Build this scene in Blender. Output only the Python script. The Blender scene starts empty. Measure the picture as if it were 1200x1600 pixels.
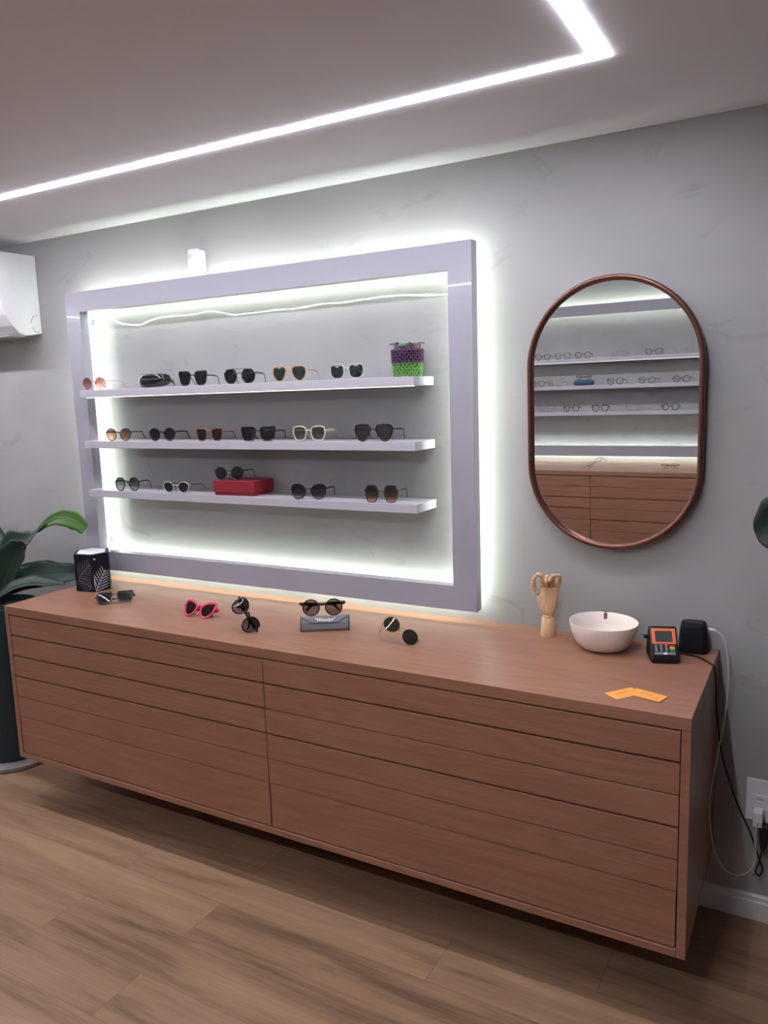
import bpy, bmesh, math, random
from mathutils import Vector, Matrix, Euler
random.seed(7)
C = bpy.context.scene.collection
SC = bpy.context.scene
PI = math.pi

# ------------------------------------------------------------------ camera, world, exposure
cam_d = bpy.data.cameras.new('camera'); cam = bpy.data.objects.new('camera', cam_d); C.objects.link(cam)
YAW, PITCH, ROLL, FPX = -0.5151, -0.1513, -0.0325, 1218.7
fw = Vector((math.sin(YAW)*math.cos(PITCH), math.cos(YAW)*math.cos(PITCH), math.sin(PITCH)))
rt = Vector((math.cos(YAW), -math.sin(YAW), 0)); up = rt.cross(fw)
r2 = rt*math.cos(ROLL)+up*math.sin(ROLL); u2 = -rt*math.sin(ROLL)+up*math.cos(ROLL)
M = Matrix((r2, u2, -fw)).transposed().to_4x4(); M.translation = Vector((2.926, -2.527, 1.690))
cam.matrix_world = M
cam_d.sensor_fit = 'VERTICAL'; cam_d.sensor_height = 32.0; cam_d.lens = 32.0*FPX/1600
cam_d.clip_start = 0.02
SC.camera = cam
SC.view_settings.view_transform = 'Standard'; SC.view_settings.look = 'None'
SC.view_settings.exposure = 0.5; SC.view_settings.gamma = 1.0
SC.view_settings.use_curve_mapping = False
w = bpy.data.worlds.new('world'); SC.world = w; w.use_nodes = True
w.node_tree.nodes['Background'].inputs[0].default_value = (0.5, 0.52, 0.55, 1)
w.node_tree.nodes['Background'].inputs[1].default_value = 0.1
try:
    SC.cycles.use_denoising = True
    SC.cycles.max_bounces = 10; SC.cycles.transparent_max_bounces = 16
    SC.cycles.sample_clamp_indirect = 6.0
except Exception: pass

CEIL_LED = 68.0      # ceiling strip radiance
HALO_LED = 19.5       # strips behind the display frames
CEIL_COL = (0.92, 0.91, 1.0)
HALO_COL = (0.90, 1.0, 0.86)

# ------------------------------------------------------------------ materials
def skin_fac(nt, f0=0.04):
    """reflection share of a thin clear sheet, the same from both sides"""
    lw = nt.nodes.new('ShaderNodeLayerWeight'); lw.inputs['Blend'].default_value = 0.5
    p = nt.nodes.new('ShaderNodeMath'); p.operation = 'POWER'; p.inputs[1].default_value = 5.0
    nt.links.new(lw.outputs['Facing'], p.inputs[0])
    a = nt.nodes.new('ShaderNodeMath'); a.operation = 'MULTIPLY_ADD'; a.inputs[1].default_value = 1-f0; a.inputs[2].default_value = f0
    nt.links.new(p.outputs[0], a.inputs[0]); return a.outputs[0]
MATS = {}
def new_mat(name):
    m = bpy.data.materials.new(name); m.use_nodes = True
    nt = m.node_tree; b = nt.nodes['Principled BSDF']
    MATS[name] = m
    return m, nt, b
def mat(name, col, rough=0.5, metal=0.0, spec=0.5, var=0.06, scale=40, bump=0.0, coat=0.0):
    """plain procedural material with a light noise in colour (and bump)"""
    m, nt, b = new_mat(name)
    tc = nt.nodes.new('ShaderNodeTexCoord'); n = nt.nodes.new('ShaderNodeTexNoise')
    n.inputs['Scale'].default_value = scale; n.inputs['Detail'].default_value = 3
    nt.links.new(tc.outputs['Object'], n.inputs['Vector'])
    r = nt.nodes.new('ShaderNodeValToRGB')
    r.color_ramp.elements[0].position = 0.3; r.color_ramp.elements[1].position = 0.7
    r.color_ramp.elements[0].color = [max(0, c*(1-var)) for c in col]+[1]
    r.color_ramp.elements[1].color = [min(1, c*(1+var)) for c in col]+[1]
    nt.links.new(n.outputs['Fac'], r.inputs['Fac']); nt.links.new(r.outputs['Color'], b.inputs['Base Color'])
    b.inputs['Roughness'].default_value = rough; b.inputs['Metallic'].default_value = metal
    b.inputs['Specular IOR Level'].default_value = spec
    b.inputs['Coat Weight'].default_value = coat
    if bump:
        bp = nt.nodes.new('ShaderNodeBump'); bp.inputs['Strength'].default_value = bump; bp.inputs['Distance'].default_value = 0.002
        nt.links.new(n.outputs['Fac'], bp.inputs['Height']); nt.links.new(bp.outputs['Normal'], b.inputs['Normal'])
    return m
def emis(name, col, s):
    m = bpy.data.materials.new(name); m.use_nodes = True; nt = m.node_tree
    nt.nodes.remove(nt.nodes['Principled BSDF'])
    e = nt.nodes.new('ShaderNodeEmission'); e.inputs[0].default_value = (*col, 1); e.inputs[1].default_value = s
    nt.links.new(e.outputs[0], nt.nodes['Material Output'].inputs[0]); MATS[name] = m
    return m

def wood_mat(name, dark, mid, light, rough=0.42, stretch=(1.1, 9, 26), fine=(3, 160, 160)):
    m, nt, b = new_mat(name)
    N = nt.nodes.new; L = nt.links.new
    tc = N('ShaderNodeTexCoord'); oi = N('ShaderNodeObjectInfo')
    mul = N('ShaderNodeVectorMath'); mul.operation = 'SCALE'; mul.inputs[0].default_value = (7, 3, 11)
    L(oi.outputs['Random'], mul.inputs['Scale'])
    add = N('ShaderNodeVectorMath'); add.operation = 'ADD'
    L(tc.outputs['Object'], add.inputs[0]); L(mul.outputs[0], add.inputs[1])
    mp = N('ShaderNodeMapping'); mp.inputs['Scale'].default_value = stretch; L(add.outputs[0], mp.inputs['Vector'])
    n1 = N('ShaderNodeTexNoise'); n1.inputs['Scale'].default_value = 1.0; n1.inputs['Detail'].default_value = 1.5; n1.inputs['Distortion'].default_value = 0.35
    L(mp.outputs[0], n1.inputs['Vector'])
    # growth-ring bands from the low-frequency field -> cathedral figure
    mm = N('ShaderNodeMath'); mm.operation = 'MULTIPLY'; mm.inputs[1].default_value = 9.0; L(n1.outputs['Fac'], mm.inputs[0])
    fr = N('ShaderNodeMath'); fr.operation = 'PINGPONG'; fr.inputs[1].default_value = 0.5; L(mm.outputs[0], fr.inputs[0])
    mp2 = N('ShaderNodeMapping'); mp2.inputs['Scale'].default_value = fine; L(add.outputs[0], mp2.inputs['Vector'])
    n2 = N('ShaderNodeTexNoise'); n2.inputs['Scale'].default_value = 1.0; n2.inputs['Detail'].default_value = 4; L(mp2.outputs[0], n2.inputs['Vector'])
    mx = N('ShaderNodeMath'); mx.operation = 'MULTIPLY'; mx.inputs[1].default_value = 0.55; L(fr.outputs[0], mx.inputs[0])
    ad = N('ShaderNodeMath'); ad.operation = 'ADD'; L(mx.outputs[0], ad.inputs[0])
    m3 = N('ShaderNodeMath'); m3.operation = 'MULTIPLY'; m3.inputs[1].default_value = 0.75; L(n2.outputs['Fac'], m3.inputs[0]); L(m3.outputs[0], ad.inputs[1])
    r = N('ShaderNodeValToRGB'); e = r.color_ramp.elements
    e[0].position = 0.25; e[0].color = (*dark, 1); e[1].position = 0.8; e[1].color = (*light, 1)
    x = e.new(0.5); x.color = (*mid, 1)
    L(ad.outputs[0], r.inputs['Fac']); L(r.outputs['Color'], b.inputs['Base Color'])
    b.inputs['Roughness'].default_value = rough; b.inputs['Specular IOR Level'].default_value = 0.5
    bp = N('ShaderNodeBump'); bp.inputs['Strength'].default_value = 0.12; bp.inputs['Distance'].default_value = 0.001
    L(n2.outputs['Fac'], bp.inputs['Height']); L(bp.outputs['Normal'], b.inputs['Normal'])
    return m

def cement_mat():
    m, nt, b = new_mat('burnished_cement'); N = nt.nodes.new; L = nt.links.new
    g = N('ShaderNodeNewGeometry')
    n1 = N('ShaderNodeTexNoise'); n1.inputs['Scale'].default_value = 1.3; n1.inputs['Detail'].default_value = 5; n1.inputs['Distortion'].default_value = 0.8
    L(g.outputs['Position'], n1.inputs['Vector'])
    r1 = N('ShaderNodeValToRGB'); r1.color_ramp.elements[0].position = 0.3; r1.color_ramp.elements[1].position = 0.72
    r1.color_ramp.elements[0].color = (0.275, 0.272, 0.275, 1); r1.color_ramp.elements[1].color = (0.355, 0.352, 0.354, 1)
    L(n1.outputs['Fac'], r1.inputs['Fac'])
    # sparse darker trowel marks
    mp = N('ShaderNodeMapping'); mp.inputs['Rotation'].default_value = (0, 0.6, 0); mp.inputs['Scale'].default_value = (3.2, 3.2, 6.5)
    L(g.outputs['Position'], mp.inputs['Vector'])
    n2 = N('ShaderNodeTexNoise'); n2.inputs['Scale'].default_value = 1.0; n2.inputs['Detail'].default_value = 6; n2.inputs['Roughness'].default_value = 0.6; n2.inputs['Distortion'].default_value = 1.2
    L(mp.outputs[0], n2.inputs['Vector'])
    r2_ = N('ShaderNodeValToRGB'); r2_.color_ramp.elements[0].position = 0.60; r2_.color_ramp.elements[1].position = 0.80
    r2_.color_ramp.elements[0].color = (0, 0, 0, 1); r2_.color_ramp.elements[1].color = (0.55, 0.55, 0.55, 1)
    L(n2.outputs['Fac'], r2_.inputs['Fac'])
    mix = N('ShaderNodeMixRGB'); L(r2_.outputs['Color'], mix.inputs['Fac']); L(r1.outputs['Color'], mix.inputs[1])
    mix.inputs[2].default_value = (0.15, 0.15, 0.155, 1)
    L(mix.outputs[0], b.inputs['Base Color'])
    b.inputs['Roughness'].default_value = 0.62; b.inputs['Specular IOR Level'].default_value = 0.3
    return m

def floor_mat():
    m, nt, b = new_mat('vinyl_planks'); N = nt.nodes.new; L = nt.links.new
    g = N('ShaderNodeNewGeometry')
    br = N('ShaderNodeTexBrick'); br.offset = 0.37; br.inputs['Scale'].default_value = 1.0
    br.inputs['Brick Width'].default_value = 1.22; br.inputs['Row Height'].default_value = 0.18
    br.inputs['Mortar Size'].default_value = 0.0009; br.inputs['Mortar Smooth'].default_value = 0.3
    br.inputs['Color1'].default_value = (0, 0, 0, 1); br.inputs['Color2'].default_value = (1, 1, 1, 1); br.inputs['Mortar'].default_value = (0.5, 0.5, 0.5, 1)
    L(g.outputs['Position'], br.inputs['Vector'])
    sc = N('ShaderNodeVectorMath'); sc.operation = 'SCALE'; sc.inputs['Scale'].default_value = 5.0; L(br.outputs['Color'], sc.inputs[0])
    add = N('ShaderNodeVectorMath'); add.operation = 'ADD'; L(g.outputs['Position'], add.inputs[0]); L(sc.outputs[0], add.inputs[1])
    mp = N('ShaderNodeMapping'); mp.inputs['Scale'].default_value = (1.0, 9, 1); L(add.outputs[0], mp.inputs['Vector'])
    n1 = N('ShaderNodeTexNoise'); n1.inputs['Scale'].default_value = 1.6; n1.inputs['Detail'].default_value = 6; n1.inputs['Distortion'].default_value = 0.5
    L(mp.outputs[0], n1.inputs['Vector'])
    mp2 = N('ShaderNodeMapping'); mp2.inputs['Scale'].default_value = (6, 150, 1); L(add.outputs[0], mp2.inputs['Vector'])
    n2 = N('ShaderNodeTexNoise'); n2.inputs['Scale'].default_value = 1.0; n2.inputs['Detail'].default_value = 3; L(mp2.outputs[0], n2.inputs['Vector'])
    a = N('ShaderNodeMath'); a.operation = 'MULTIPLY_ADD'; a.inputs[1].default_value = 0.28; L(n2.outputs['Fac'], a.inputs[0])
    a2 = N('ShaderNodeMath'); a2.operation = 'MULTIPLY'; a2.inputs[1].default_value = 0.9; L(n1.outputs['Fac'], a2.inputs[0]); L(a2.outputs[0], a.inputs[2])
    a3 = N('ShaderNodeMath'); a3.operation = 'MULTIPLY_ADD'; a3.inputs[1].default_value = 0.10; L(br.outputs['Color'], a3.inputs[0]); L(a.outputs[0], a3.inputs[2])
    r = N('ShaderNodeValToRGB'); e = r.color_ramp.elements
    e[0].position = 0.40; e[0].color = (0.130, 0.075, 0.045, 1); e[1].position = 0.86; e[1].color = (0.33, 0.203, 0.122, 1)
    x = e.new(0.60); x.color = (0.235, 0.139, 0.081, 1)
    L(a3.outputs[0], r.inputs['Fac'])
    mo = N('ShaderNodeMixRGB'); mo.inputs[2].default_value = (0.13, 0.085, 0.06, 1); L(br.outputs['Fac'], mo.inputs['Fac']); L(r.outputs['Color'], mo.inputs[1])
    L(mo.outputs[0], b.inputs['Base Color'])
    b.inputs['Roughness'].default_value = 0.5; b.inputs['Specular IOR Level'].default_value = 0.3
    return m

def lens_mat(name, top, bottom=None, h=0.05, opac=0.0, body=(0.01, 0.01, 0.012)):
    """tinted sheet: transparent colour (graded in height for gradient lenses) under a glossy skin"""
    m, nt, b = new_mat(name); N = nt.nodes.new; L = nt.links.new
    b.inputs['Base Color'].default_value = (*body, 1); b.inputs['Roughness'].default_value = 0.05
    tr = N('ShaderNodeBsdfTransparent')
    if bottom:
        tc = N('ShaderNodeTexCoord'); sp = N('ShaderNodeSeparateXYZ'); L(tc.outputs['Object'], sp.inputs[0])
        mr = N('ShaderNodeMapRange'); mr.inputs['From Max'].default_value = h; L(sp.outputs['Z'], mr.inputs['Value'])
        r = N('ShaderNodeValToRGB'); r.color_ramp.elements[0].position = 0.12; r.color_ramp.elements[1].position = 0.8
        r.color_ramp.elements[0].color = (*bottom, 1); r.color_ramp.elements[1].color = (*top, 1)
        L(mr.outputs[0], r.inputs['Fac']); L(r.outputs['Color'], tr.inputs[0])
    else: tr.inputs[0].default_value = (*top, 1)
    gl = N('ShaderNodeBsdfGlossy'); gl.inputs['Roughness'].default_value = 0.04
    mx = N('ShaderNodeMixShader'); mx.inputs[0].default_value = opac; L(tr.outputs[0], mx.inputs[1]); L(b.outputs[0], mx.inputs[2])
    m2 = N('ShaderNodeMixShader'); L(skin_fac(nt, 0.035), m2.inputs[0]); L(mx.outputs[0], m2.inputs[1]); L(gl.outputs[0], m2.inputs[2])
    L(m2.outputs[0], nt.nodes['Material Output'].inputs[0])
    return m

cement = cement_mat(); floor_m = floor_mat()
ceil_m = mat('ceiling_paint', (0.745, 0.745, 0.80), 0.8, var=0.012, scale=3)
white_m = mat('white_skirting', (0.62, 0.61, 0.62), 0.45, var=0.02)
acrylic = mat('white_lacquer', (0.33, 0.325, 0.375), 0.16, var=0.01, coat=0.3)
shelf_m = mat('shelf_lacquer', (0.44, 0.43, 0.48), 0.3, var=0.01)
oak = wood_mat('reddish_oak_veneer', (0.245, 0.112, 0.068), (0.282, 0.133, 0.083), (0.330, 0.163, 0.105), 0.36, stretch=(0.9, 5, 8))
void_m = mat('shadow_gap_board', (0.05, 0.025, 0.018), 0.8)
led_ceil = emis('ceiling_led_diffuser', CEIL_COL, CEIL_LED)
led_halo = emis('halo_led_tape', HALO_COL, HALO_LED)
glow_shelf = emis('shelf_glow_bar', (1.0, 0.98, 0.92), 1.6)
copper = mat('copper_frame', (0.15, 0.060, 0.046), 0.32, metal=0.75, var=0.05)
mirror_m = mat('mirror_silver', (0.86, 0.87, 0.87), 0.0, metal=1.0, var=0.0)
pane_m, nt, b = new_mat('clear_acrylic')
_tr = nt.nodes.new('ShaderNodeBsdfTransparent'); _tr.inputs[0].default_value = (1, 1, 1, 1)
_gl = nt.nodes.new('ShaderNodeBsdfGlossy'); _gl.inputs['Roughness'].default_value = 0.02
_mx = nt.nodes.new('ShaderNodeMixShader')
_tc = nt.nodes.new('ShaderNodeTexCoord'); _mp = nt.nodes.new('ShaderNodeMapping'); _mp.inputs['Scale'].default_value = (4.5, 1, 3)
_n = nt.nodes.new('ShaderNodeTexNoise'); _n.inputs['Scale'].default_value = 1.0; _n.inputs['Detail'].default_value = 0.5
_bp = nt.nodes.new('ShaderNodeBump'); _bp.inputs['Strength'].default_value = 0.35; _bp.inputs['Distance'].default_value = 0.012
nt.links.new(_tc.outputs['Object'], _mp.inputs[0]); nt.links.new(_mp.outputs[0], _n.inputs['Vector'])
nt.links.new(_n.outputs['Fac'], _bp.inputs['Height'])
nt.links.new(_bp.outputs[0], _gl.inputs['Normal']); nt.links.new(skin_fac(nt, 0.022), _mx.inputs[0])
nt.links.new(_tr.outputs[0], _mx.inputs[1]); nt.links.new(_gl.outputs[0], _mx.inputs[2])
nt.links.new(_mx.outputs[0], nt.nodes['Material Output'].inputs[0])

black_p = mat('black_plastic', (0.008, 0.008, 0.010), 0.4, spec=0.35)
black_g = mat('glossy_black_acetate', (0.010, 0.009, 0.010), 0.10)
black_f = mat('black_mesh_cloth', (0.007, 0.008, 0.011), 0.75, spec=0.2, bump=0.3, scale=500)
white_p = mat('white_plastic', (0.70, 0.70, 0.72), 0.4, var=0.02)
beech = wood_mat('pale_beech', (0.50, 0.30, 0.16), (0.60, 0.385, 0.215), (0.67, 0.45, 0.27), 0.5, stretch=(20, 20, 3), fine=(200, 200, 8))
ceramic = mat('cream_ceramic', (0.78, 0.69, 0.62), 0.4, var=0.03, scale=15)
leather = mat('brown_leather', (0.16, 0.085, 0.06), 0.6)
orange_p = mat('orange_plastic', (0.82, 0.17, 0.05), 0.4)
orange_c = mat('orange_card', (0.88, 0.36, 0.07), 0.6, var=0.03)
ink = mat('dark_ink', (0.25, 0.10, 0.03), 0.7)
screen_m = mat('grey_screen', (0.055, 0.065, 0.07), 0.12, var=0.02)
grey_key = mat('grey_key_bar', (0.20, 0.21, 0.24), 0.45)
key_m = mat('dark_keys', (0.035, 0.035, 0.042), 0.4)
mark_m = mat('white_print', (0.75, 0.75, 0.78), 0.5)
green_key = mat('green_key', (0.02, 0.30, 0.06), 0.4); yellow_key = mat('yellow_key', (0.85, 0.62, 0.04), 0.4); red_key = mat('red_key', (0.6, 0.05, 0.03), 0.4)
red_card = mat('red_card', (0.235, 0.010, 0.022), 0.45, var=0.04)
felt = mat('charcoal_felt', (0.16, 0.168, 0.178), 0.85, var=0.15, scale=300, bump=0.2)
felt_edge = mat('dark_felt_edge', (0.03, 0.03, 0.034), 0.85)
purple_y = mat('purple_yarn', (0.052, 0.016, 0.062), 0.85, var=0.35, scale=180, bump=0.5)
green_y = mat('green_yarn', (0.085, 0.22, 0.045), 0.85, var=0.3, scale=180, bump=0.5)
succ = mat('grey_green_succulent', (0.10, 0.165, 0.13), 0.55, var=0.15)
plum = mat('dark_plum_leaf', (0.055, 0.035, 0.045), 0.6)
soil = mat('dark_soil', (0.025, 0.018, 0.014), 0.95, bump=0.5, scale=120)
leaf_d = mat('deep_green_leaf', (0.011, 0.030, 0.021), 0.45, spec=0.4, var=0.2, scale=9)
leaf_k = mat('dark_shiny_leaf', (0.005, 0.017, 0.010), 0.5, var=0.3, scale=12, spec=0.25)
leaf_b = mat('bright_green_leaf', (0.038, 0.12, 0.008), 0.4, var=0.12, scale=9)
leaf_v = mat('pale_leaf_vein', (0.06, 0.11, 0.07), 0.45)
teal = mat('dark_teal_glaze', (0.006, 0.024, 0.032), 0.3, var=0.2, scale=4)
stone = mat('grey_stone_saucer', (0.22, 0.20, 0.20), 0.8, var=0.25, scale=14, bump=0.4)
navy = mat('blue_case_shell', (0.02, 0.07, 0.13), 0.45)
paper_w = mat('white_paper', (0.72, 0.70, 0.72), 0.6, var=0.02)
box_k = mat('black_box_card', (0.005, 0.006, 0.012), 0.5, spec=0.2)
palm_w = mat('silver_palm_print', (0.62, 0.63, 0.64), 0.4, var=0.05)
palm_g = mat('grey_palm_print', (0.14, 0.145, 0.155), 0.4, var=0.05)
cable_w = mat('white_cable_skin', (0.62, 0.61, 0.63), 0.5)
ac_m = mat('white_appliance', (0.72, 0.72, 0.74), 0.4, var=0.01)

ac = dict(
    black=black_g, gold=mat('rose_gold_wire', (0.45, 0.27, 0.22), 0.3, metal=0.9), steel=mat('grey_wire', (0.22, 0.22, 0.23), 0.35, metal=0.9),
    gun=mat('gunmetal', (0.06, 0.06, 0.065), 0.3, metal=0.8),
    tort=mat('tortoise_acetate', (0.10, 0.042, 0.02), 0.2, var=0.7, scale=120),
    redtort=mat('red_brown_acetate', (0.20, 0.055, 0.035), 0.22, var=0.5, scale=90),
    honey=mat('honey_acetate', (0.42, 0.24, 0.13), 0.25, var=0.25, scale=60),
    crystal=mat('milky_clear_acetate', (0.42, 0.42, 0.39), 0.2, var=0.05), cream=mat('cream_acetate', (0.50, 0.455, 0.36), 0.3, var=0.04),
    pink=mat('hot_pink_acetate', (0.62, 0.022, 0.075), 0.25, var=0.06), yellow=mat('yellow_gold_wire', (0.52, 0.36, 0.13), 0.3, metal=0.85),
    olive=mat('dark_olive_acetate', (0.03, 0.032, 0.024), 0.25), redk=mat('black_cherry_acetate', (0.035, 0.012, 0.012), 0.18),
    pad=mat('clear_silicone_pad', (0.5, 0.48, 0.45), 0.3), brass=mat('brass_hinge', (0.55, 0.38, 0.18), 0.3, metal=0.9))
LN = dict(
    dark=lens_mat('black_lens', (0.012, 0.012, 0.014), opac=0.5), green=lens_mat('bottle_green_lens', (0.06, 0.085, 0.07), opac=0.35, body=(0.012, 0.022, 0.016)),
    pinkg=lens_mat('rose_gradient_lens', (0.36, 0.12, 0.12), (0.85, 0.52, 0.48)), amber=lens_mat('amber_gradient_lens', (0.28, 0.14, 0.11), (0.86, 0.56, 0.32)),
    grey=lens_mat('grey_gradient_lens', (0.14, 0.14, 0.15), (0.60, 0.60, 0.62)), olive=lens_mat('olive_gradient_lens', (0.26, 0.26, 0.22), (0.72, 0.71, 0.62)),
    brown=lens_mat('brown_gradient_lens', (0.10, 0.07, 0.05), (0.80, 0.42, 0.28)), smoke=lens_mat('smoke_lens', (0.22, 0.20, 0.19)),
    plum=lens_mat('plum_gradient_lens', (0.06, 0.05, 0.065), (0.40, 0.38, 0.43)), clear=lens_mat('clear_lens', (0.97, 0.97, 0.97)))

# ------------------------------------------------------------------ helpers
class MB:
    """collects shapes for ONE mesh object"""
    def __init__(s): s.bm = bmesh.new(); s.round = False
    def box(s, x0, x1, y0, y1, z0, z1, bev=0.0, seg=2):
        t = bmesh.new(); bmesh.ops.create_cube(t, size=1.0)
        for v in t.verts:
            v.co = Vector(((x0+x1)/2+v.co.x*(x1-x0), (y0+y1)/2+v.co.y*(y1-y0), (z0+z1)/2+v.co.z*(z1-z0)))
        if bev: bmesh.ops.bevel(t, geom=t.edges[:], offset=bev, segments=seg, affect='EDGES', profile=0.5)
        s._merge(t); return s
    def _merge(s, t):
        me = bpy.data.meshes.new('tmp'); t.to_mesh(me); t.free(); s.bm.from_mesh(me); bpy.data.meshes.remove(me)
    def tube(s, pts, r, n=8, closed=False, rz=None, ref=None, caps=True):
        """swept tube; r is a radius or list; rz = second radius (elliptic), ref = direction the first radius lies along"""
        s.round = True
        pts = [Vector(p) for p in pts]; k = len(pts); rings = []
        prev = None
        for i, p in enumerate(pts):
            a = pts[(i-1) % k] if (closed or i > 0) else p
            c = pts[(i+1) % k] if (closed or i < k-1) else p
            t = (c-a).normalized()
            if ref is not None: e1 = Vector(ref); e1 = e1-t*e1.dot(t)
            elif prev is not None: e1 = prev-t*prev.dot(t)
            else: e1 = t.orthogonal()
            if e1.length < 1e-6: e1 = t.orthogonal()
            e1.normalize(); e2 = t.cross(e1); prev = e1
            ra = r[i] if isinstance(r, (list, tuple)) else r
            rb = ra if rz is None else (rz[i] if isinstance(rz, (list, tuple)) else rz)
            rings.append([s.bm.verts.new(p+e1*ra*math.cos(2*PI*j/n)+e2*rb*math.sin(2*PI*j/n)) for j in range(n)])
        m = k if closed else k-1
        for i in range(m):
            A, B = rings[i], rings[(i+1) % k]
            for j in range(n): s.bm.faces.new((A[j], A[(j+1) % n], B[(j+1) % n], B[j]))
        if not closed and caps:
            s.bm.faces.new(rings[0][::-1]); s.bm.faces.new(rings[-1])
        return s
    def lathe(s, prof, n=40, cx=0, cy=0, sx=1, sy=1):
        s.round = True; rings = []
        for (r, z) in prof:
            if r < 1e-6: rings.append([s.bm.verts.new((cx, cy, z))])
            else: rings.append([s.bm.verts.new((cx+sx*r*math.cos(2*PI*j/n), cy+sy*r*math.sin(2*PI*j/n), z)) for j in range(n)])
        for A, B in zip(rings, rings[1:]):
            for j in range(n):
                k = (j+1) % n
                if len(A) == 1 and len(B) == 1: continue
                if len(A) == 1: s.bm.faces.new((A[0], B[k], B[j]))
                elif len(B) == 1: s.bm.faces.new((A[j], A[k], B[0]))
                else: s.bm.faces.new((A[j], A[k], B[k], B[j]))
        return s
    def prism(s, poly, d0, d1, axis='x', bev=0.0):
        """extrude a 2-D polygon along an axis: x -> (y,z), y -> (x,z), z -> (x,y)"""
        t = bmesh.new()
        def P(a, b_, d): return {'x': (d, a, b_), 'y': (a, d, b_), 'z': (a, b_, d)}[axis]
        A = [t.verts.new(P(a, b_, d0)) for a, b_ in poly]; B = [t.verts.new(P(a, b_, d1)) for a, b_ in poly]
        n = len(poly); t.faces.new(A); t.faces.new(B[::-1])
        for i in range(n): t.faces.new((A[i], B[i], B[(i+1) % n], A[(i+1) % n]))
        bmesh.ops.recalc_face_normals(t, faces=t.faces[:])
        if bev: bmesh.ops.bevel(t, geom=t.edges[:], offset=bev, segments=2, affect='EDGES', profile=0.5)
        s._merge(t); return s
    def blob(s, c, r, sub=2):
        s.round = True; t = bmesh.new(); bmesh.ops.create_icosphere(t, subdivisions=sub, radius=1.0)
        for v in t.verts: v.co = Vector((c[0]+v.co.x*r[0], c[1]+v.co.y*r[1], c[2]+v.co.z*r[2]))
        s._merge(t); return s
    def build(s, name, m, parent=None, smooth=True, angle=50, loc=None, flat=False):
        bmesh.ops.recalc_face_normals(s.bm, faces=s.bm.faces[:])
        me = bpy.data.meshes.new(name); s.bm.to_mesh(me); s.bm.free()
        me.materials.append(m)
        boxy = len(me.polygons) < 120 and not s.round and angle == 50   # bevelled boxes keep flat faces
        if smooth and not boxy:
            me.polygons.foreach_set('use_smooth', [True]*len(me.polygons))
            try: me.set_sharp_from_angle(angle=math.radians(angle))
            except Exception: pass
        o = bpy.data.objects.new(name, me); C.objects.link(o)
        if parent: o.parent = parent
        if loc: o.location = loc
        return o
def thing(name, label, cat, loc=(0, 0, 0), rz=0.0, group=None):
    o = bpy.data.objects.new(name, None); C.objects.link(o); o.empty_display_size = 0.05
    o.location = loc; o.rotation_euler = (0, 0, rz); o['label'] = label; o['category'] = cat
    if group: o['group'] = group
    return o
def tag(o, label, cat, group=None):
    o['label'] = label; o['category'] = cat
    if group: o['group'] = group
    return o
def struct(mb, name, m):
    o = mb.build(name, m, smooth=False); o['kind'] = 'structure'; return o
def spline(pts, per=6, closed=False):
    P = [Vector(p) for p in pts]; n = len(P); out = []
    for i in range(n if closed else n-1):
        if closed: a, b_, c, d = P[i-1], P[i], P[(i+1) % n], P[(i+2) % n]
        else: a, b_, c, d = P[max(i-1, 0)], P[i], P[i+1], P[min(i+2, n-1)]
        for k in range(per):
            t = k/per
            out.append(0.5*((2*b_)+(c-a)*t+(2*a-5*b_+4*c-d)*t*t+(3*b_-a-3*c+d)*t**3))
    if not closed: out.append(P[-1].copy())
    return out

# ------------------------------------------------------------------ room shell
X0, X1, Y0, H = -3.3, 3.75, -4.2, 2.443
struct(MB().box(X0-.1, X1+.1, Y0-.1, .1, -.1, 0), 'floor', floor_m)
struct(MB().box(X0-.1, X1+.1, Y0-.1, .1, H, H+.1), 'ceiling', ceil_m)
struct(MB().box(X0-.1, X1+.1, 0, .1, 0, H), 'wall_back', cement)
struct(MB().box(X0-.1, X1+.1, Y0-.1, Y0, 0, H), 'wall_front', cement)
struct(MB().box(X0-.1, X0, Y0, 0, 0, H), 'wall_left', cement)
struct(MB().box(X1, X1+.1, Y0, 0, 0, H), 'wall_right', mat('dark_bounce_absorber', (0.045, 0.045, 0.05), 0.8))  # unseen wall, made dark so little light bounces onto the cabinet's side panel
prof = [(0, 0), (-.016, 0), (-.016, .06), (-.012, .066), (-.012, .078), (-.008, .083), (0, .083)]
struct(MB().prism(prof, X0, X1, 'x'), 'baseboard_back', white_m)
struct(MB().prism([(Y0-a, b_) for a, b_ in prof], X0, X1, 'x'), 'baseboard_front', white_m)

# ceiling light: one rectangle of LED profile
cl = thing('linear_ceiling_light', 'white LED strip recessed in the ceiling as a bright rectangular outline', 'ceiling light', (0.9, -1.67, H))
def led_bar(x0, x1, y0, y1):
    MB().box(x0-.9, x1-.9, y0+1.67, y1+1.67, -.0025, -.0003).build('diffuser', led_ceil, cl, smooth=False)
led_bar(-2.95, 2.457, -.600, -.568)
led_bar(2.425, 2.457, -2.98, -.6005)
led_bar(-2.95, 2.457, -3.012, -2.9805)
led_bar(-2.95, -2.918, -2.98, -.6005)

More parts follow.
